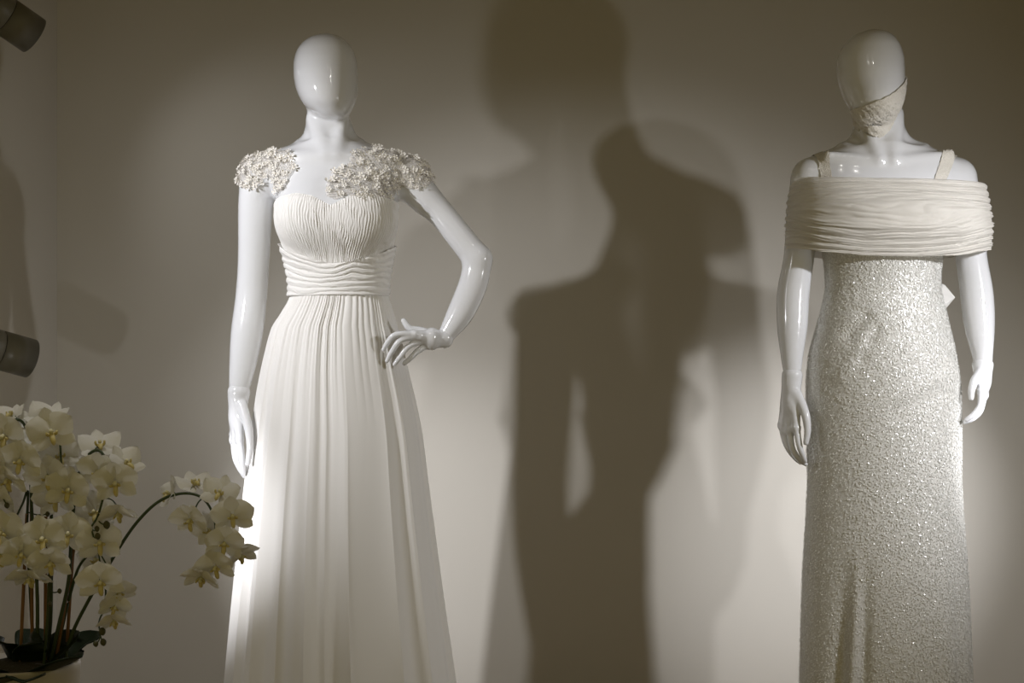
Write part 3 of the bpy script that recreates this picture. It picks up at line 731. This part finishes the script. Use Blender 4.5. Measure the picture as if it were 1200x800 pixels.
# name of each spray: main path, blooms (x, y, dy, face), buds
def spray(path, blooms, buds, r0=.0036, r1=.0016):
    pts = catmull([Q(*p_) for p_ in path], 10); parts = [tube(pts, lambda t: r0 + (r1 - r0) * t, 8)]
    for b in blooms:
        p_ = orchid_flower(*b); back = p_ - Vector(b[3]).normalized() * .010
        near = min(pts[6:], key=lambda q: (q - back - Vector((0, 0, .012))).length)
        mid = near.lerp(back, .55) + Vector((0, 0, .006))
        if (near - back).length < .12: parts.append(tube(catmull([near, mid, back], 5), .0013, 6))
    bl = []
    for (bx_, by_, bdy, br) in buds:
        p_ = Q(bx_, by_, bdy); near = min(pts[len(pts) // 2:], key=lambda q: (q - p_).length)
        if (near - p_).length > .003: parts.append(tube(catmull([near, near.lerp(p_, .5) + Vector((0, 0, -.003)), p_], 4), .0012, 6))
        bl.append((p_, br))
    v, f = join(parts); mk('stem', v, f, M['stem'], orc)
    for p_, br in bl:
        v, f = lathe([(-br * 1.25, 0), (-br * 1.1, br * .45), (-br * .5, br * .92), (0, br), (br * .55, br * .82), (br * 1.0, br * .42), (br * 1.2, 0)], p_, (.2, 0, -1), 12); mk('bud', v, f, M['bud'], orc)
spray([(70,792,.01),(84,744,.0),(108,698,-.01),(140,645,-.02),(165,610,-.03),(190,586,-.035),(214,576,-.04),(236,577,-.04),(250,589,-.04),(257.5,610,-.04),(256,634,-.04),(249,656,-.04)],
      [(203,577,-.02,(-.75,-.5,.35),.2,.80), (229,567,-.01,(.2,-.35,.9),.1,.85), (232,603,-.06,(-.25,-.85,-.45),.1,.86), (262,576,-.03,(.05,-.8,.55),-.3,.86),
       (249,617,-.03,(-.3,-.9,-.2),.3,.80), (279,600,-.05,(.15,-.95,-.05),.1,.92), (271,630,-.06,(.1,-.95,-.25),-.1,.90), (261,657,-.06,(-.05,-.85,-.5),.2,.88), (286,646,-.03,(.45,-.5,-.7),.3,.78), (243,670,-.05,(-.1,-.6,-.8),-.2,.86)],
      [])
spray([(56,792,.0),(70,735,-.01),(83,680,-.015),(88,620,-.02),(96,560,-.03),(108,533,-.03),(122,526,-.035),(131,537,-.04),(133,556,-.045),(131,575,-.05),(125,600,-.055),(119,612,-.06),(121,624,-.06)],
      [(119,522,-.01,(.15,-.6,.8),.1,.95), (110,548,-.01,(-.3,-.9,.1),.2,.85), (126,549,-.05,(-.2,-.95,-.2),-.1,.95), (146,561,-.06,(.15,-.95,-.25),.1,1.0), (152,541,-.03,(.5,-.6,.5),.4,.85), (147,596,-.05,(.1,-.6,-.8),.2,.85),
       (116,598,-.02,(-.1,-.95,.1),.2,.95)],
      [(136,610,-.06,.0062), (126,614,-.066,.0045), (127.5,622,-.07,.0052)])
spray([(44,794,-.01),(46,730,-.01),(47,670,-.02),(44,600,-.03),(42,545,-.03),(40,510,-.03),(34,492,-.04),(24,492,-.05),(14,505,-.06),(8,530,-.06),(10,560,-.06)],
      [(22,508,-.07,(-.15,-.95,-.1),.1,1.05), (44,503,-.03,(.35,-.7,.55),.5,1.0), (18,486,-.02,(-.2,-.5,.8),.2,.7), (5,534,-.07,(-.4,-.85,-.1),.2,1.0), (41,535,-.075,(.05,-.95,-.2),-.15,1.0), (25,556,-.07,(-.1,-.75,-.6),.2,.95), (10,578,-.06,(-.3,-.8,-.5),-.2,.95)],
      [(24,574,-.07,.0045), (24,587,-.07,.0045)])
spray([(50,794,.01),(57,730,.01),(60,660,.0),(60,600,.0),(57,545,-.01),(58,515,-.02),(64,500,-.03),(72,500,-.04),(78,515,-.04),(80,540,-.04),(84,570,-.04)],
      [(72,504,-.06,(.35,-.9,.15),.2,1.05), (60,488,-.02,(-.1,-.5,.85),-.1,.95), (74,533,-.02,(.3,-.8,.3),.2,.9), (68,555,-.05,(-.05,-.95,-.15),.1,1.0), (90,570,-.05,(.2,-.95,-.1),-.1,1.0), (72,582,-.03,(-.2,-.9,-.2),.2,.95)],
      [(80,548,-.05,.003)])
spray([(38,794,.02),(38,740,.0),(37,680,-.01),(36,620,-.02),(37,575,-.02),(33,588,-.03),(28,606,-.05)],
      [(23,618,-.08,(-.25,-.9,.1),.1,1.1), (21,640,-.085,(-.2,-.9,-.3),.3,.95), (44,640,-.085,(.2,-.95,-.3),-.2,.95), (50,668,-.07,(.0,-.5,-.85),.1,.95)],
      [(62,600,-.03,.004)])
spray([(60,794,.02),(70,740,.01),(84,690,.0),(95,662,-.01),(110,646,-.02),(120,640,-.03)],
      [(127,630,-.05,(.1,-.95,-.1),.1,1.0), (116,655,-.01,(-.2,-.9,.2),.2,.85), (133,672,-.08,(.1,-.9,-.25),.1,1.0), (147,688,-.05,(.5,-.6,-.4),.3,.8)],
      [])
spray([(133,676,-.05),(133,690,-.05),(132.5,706,-.05),(128,716,-.055),(126,724,-.055),(129,737,-.06)],
      [(143,704,-.05,(.3,-.8,-.4),-.3,.72), (144,719,-.06,(.1,-.5,-.85),.2,.75)],
      [(131,732,-.06,.0060), (123.5,746,-.06,.0048), (132.5,744,-.062,.0055)], .0018, .0013)
spray([(54,794,-.02),(62,720,-.03),(66,670,-.04),(70,640,-.04)],
      [(68,624,-.08,(.0,-.95,.0),.15,1.05), (92,620,-.06,(.2,-.95,.05),-.1,1.0), (76,650,-.08,(.1,-.85,-.5),.1,.95)],
      [(66,672,-.04,.0045), (78,688,-.04,.004), (67,703,-.04,.004)], .0030, .0016)
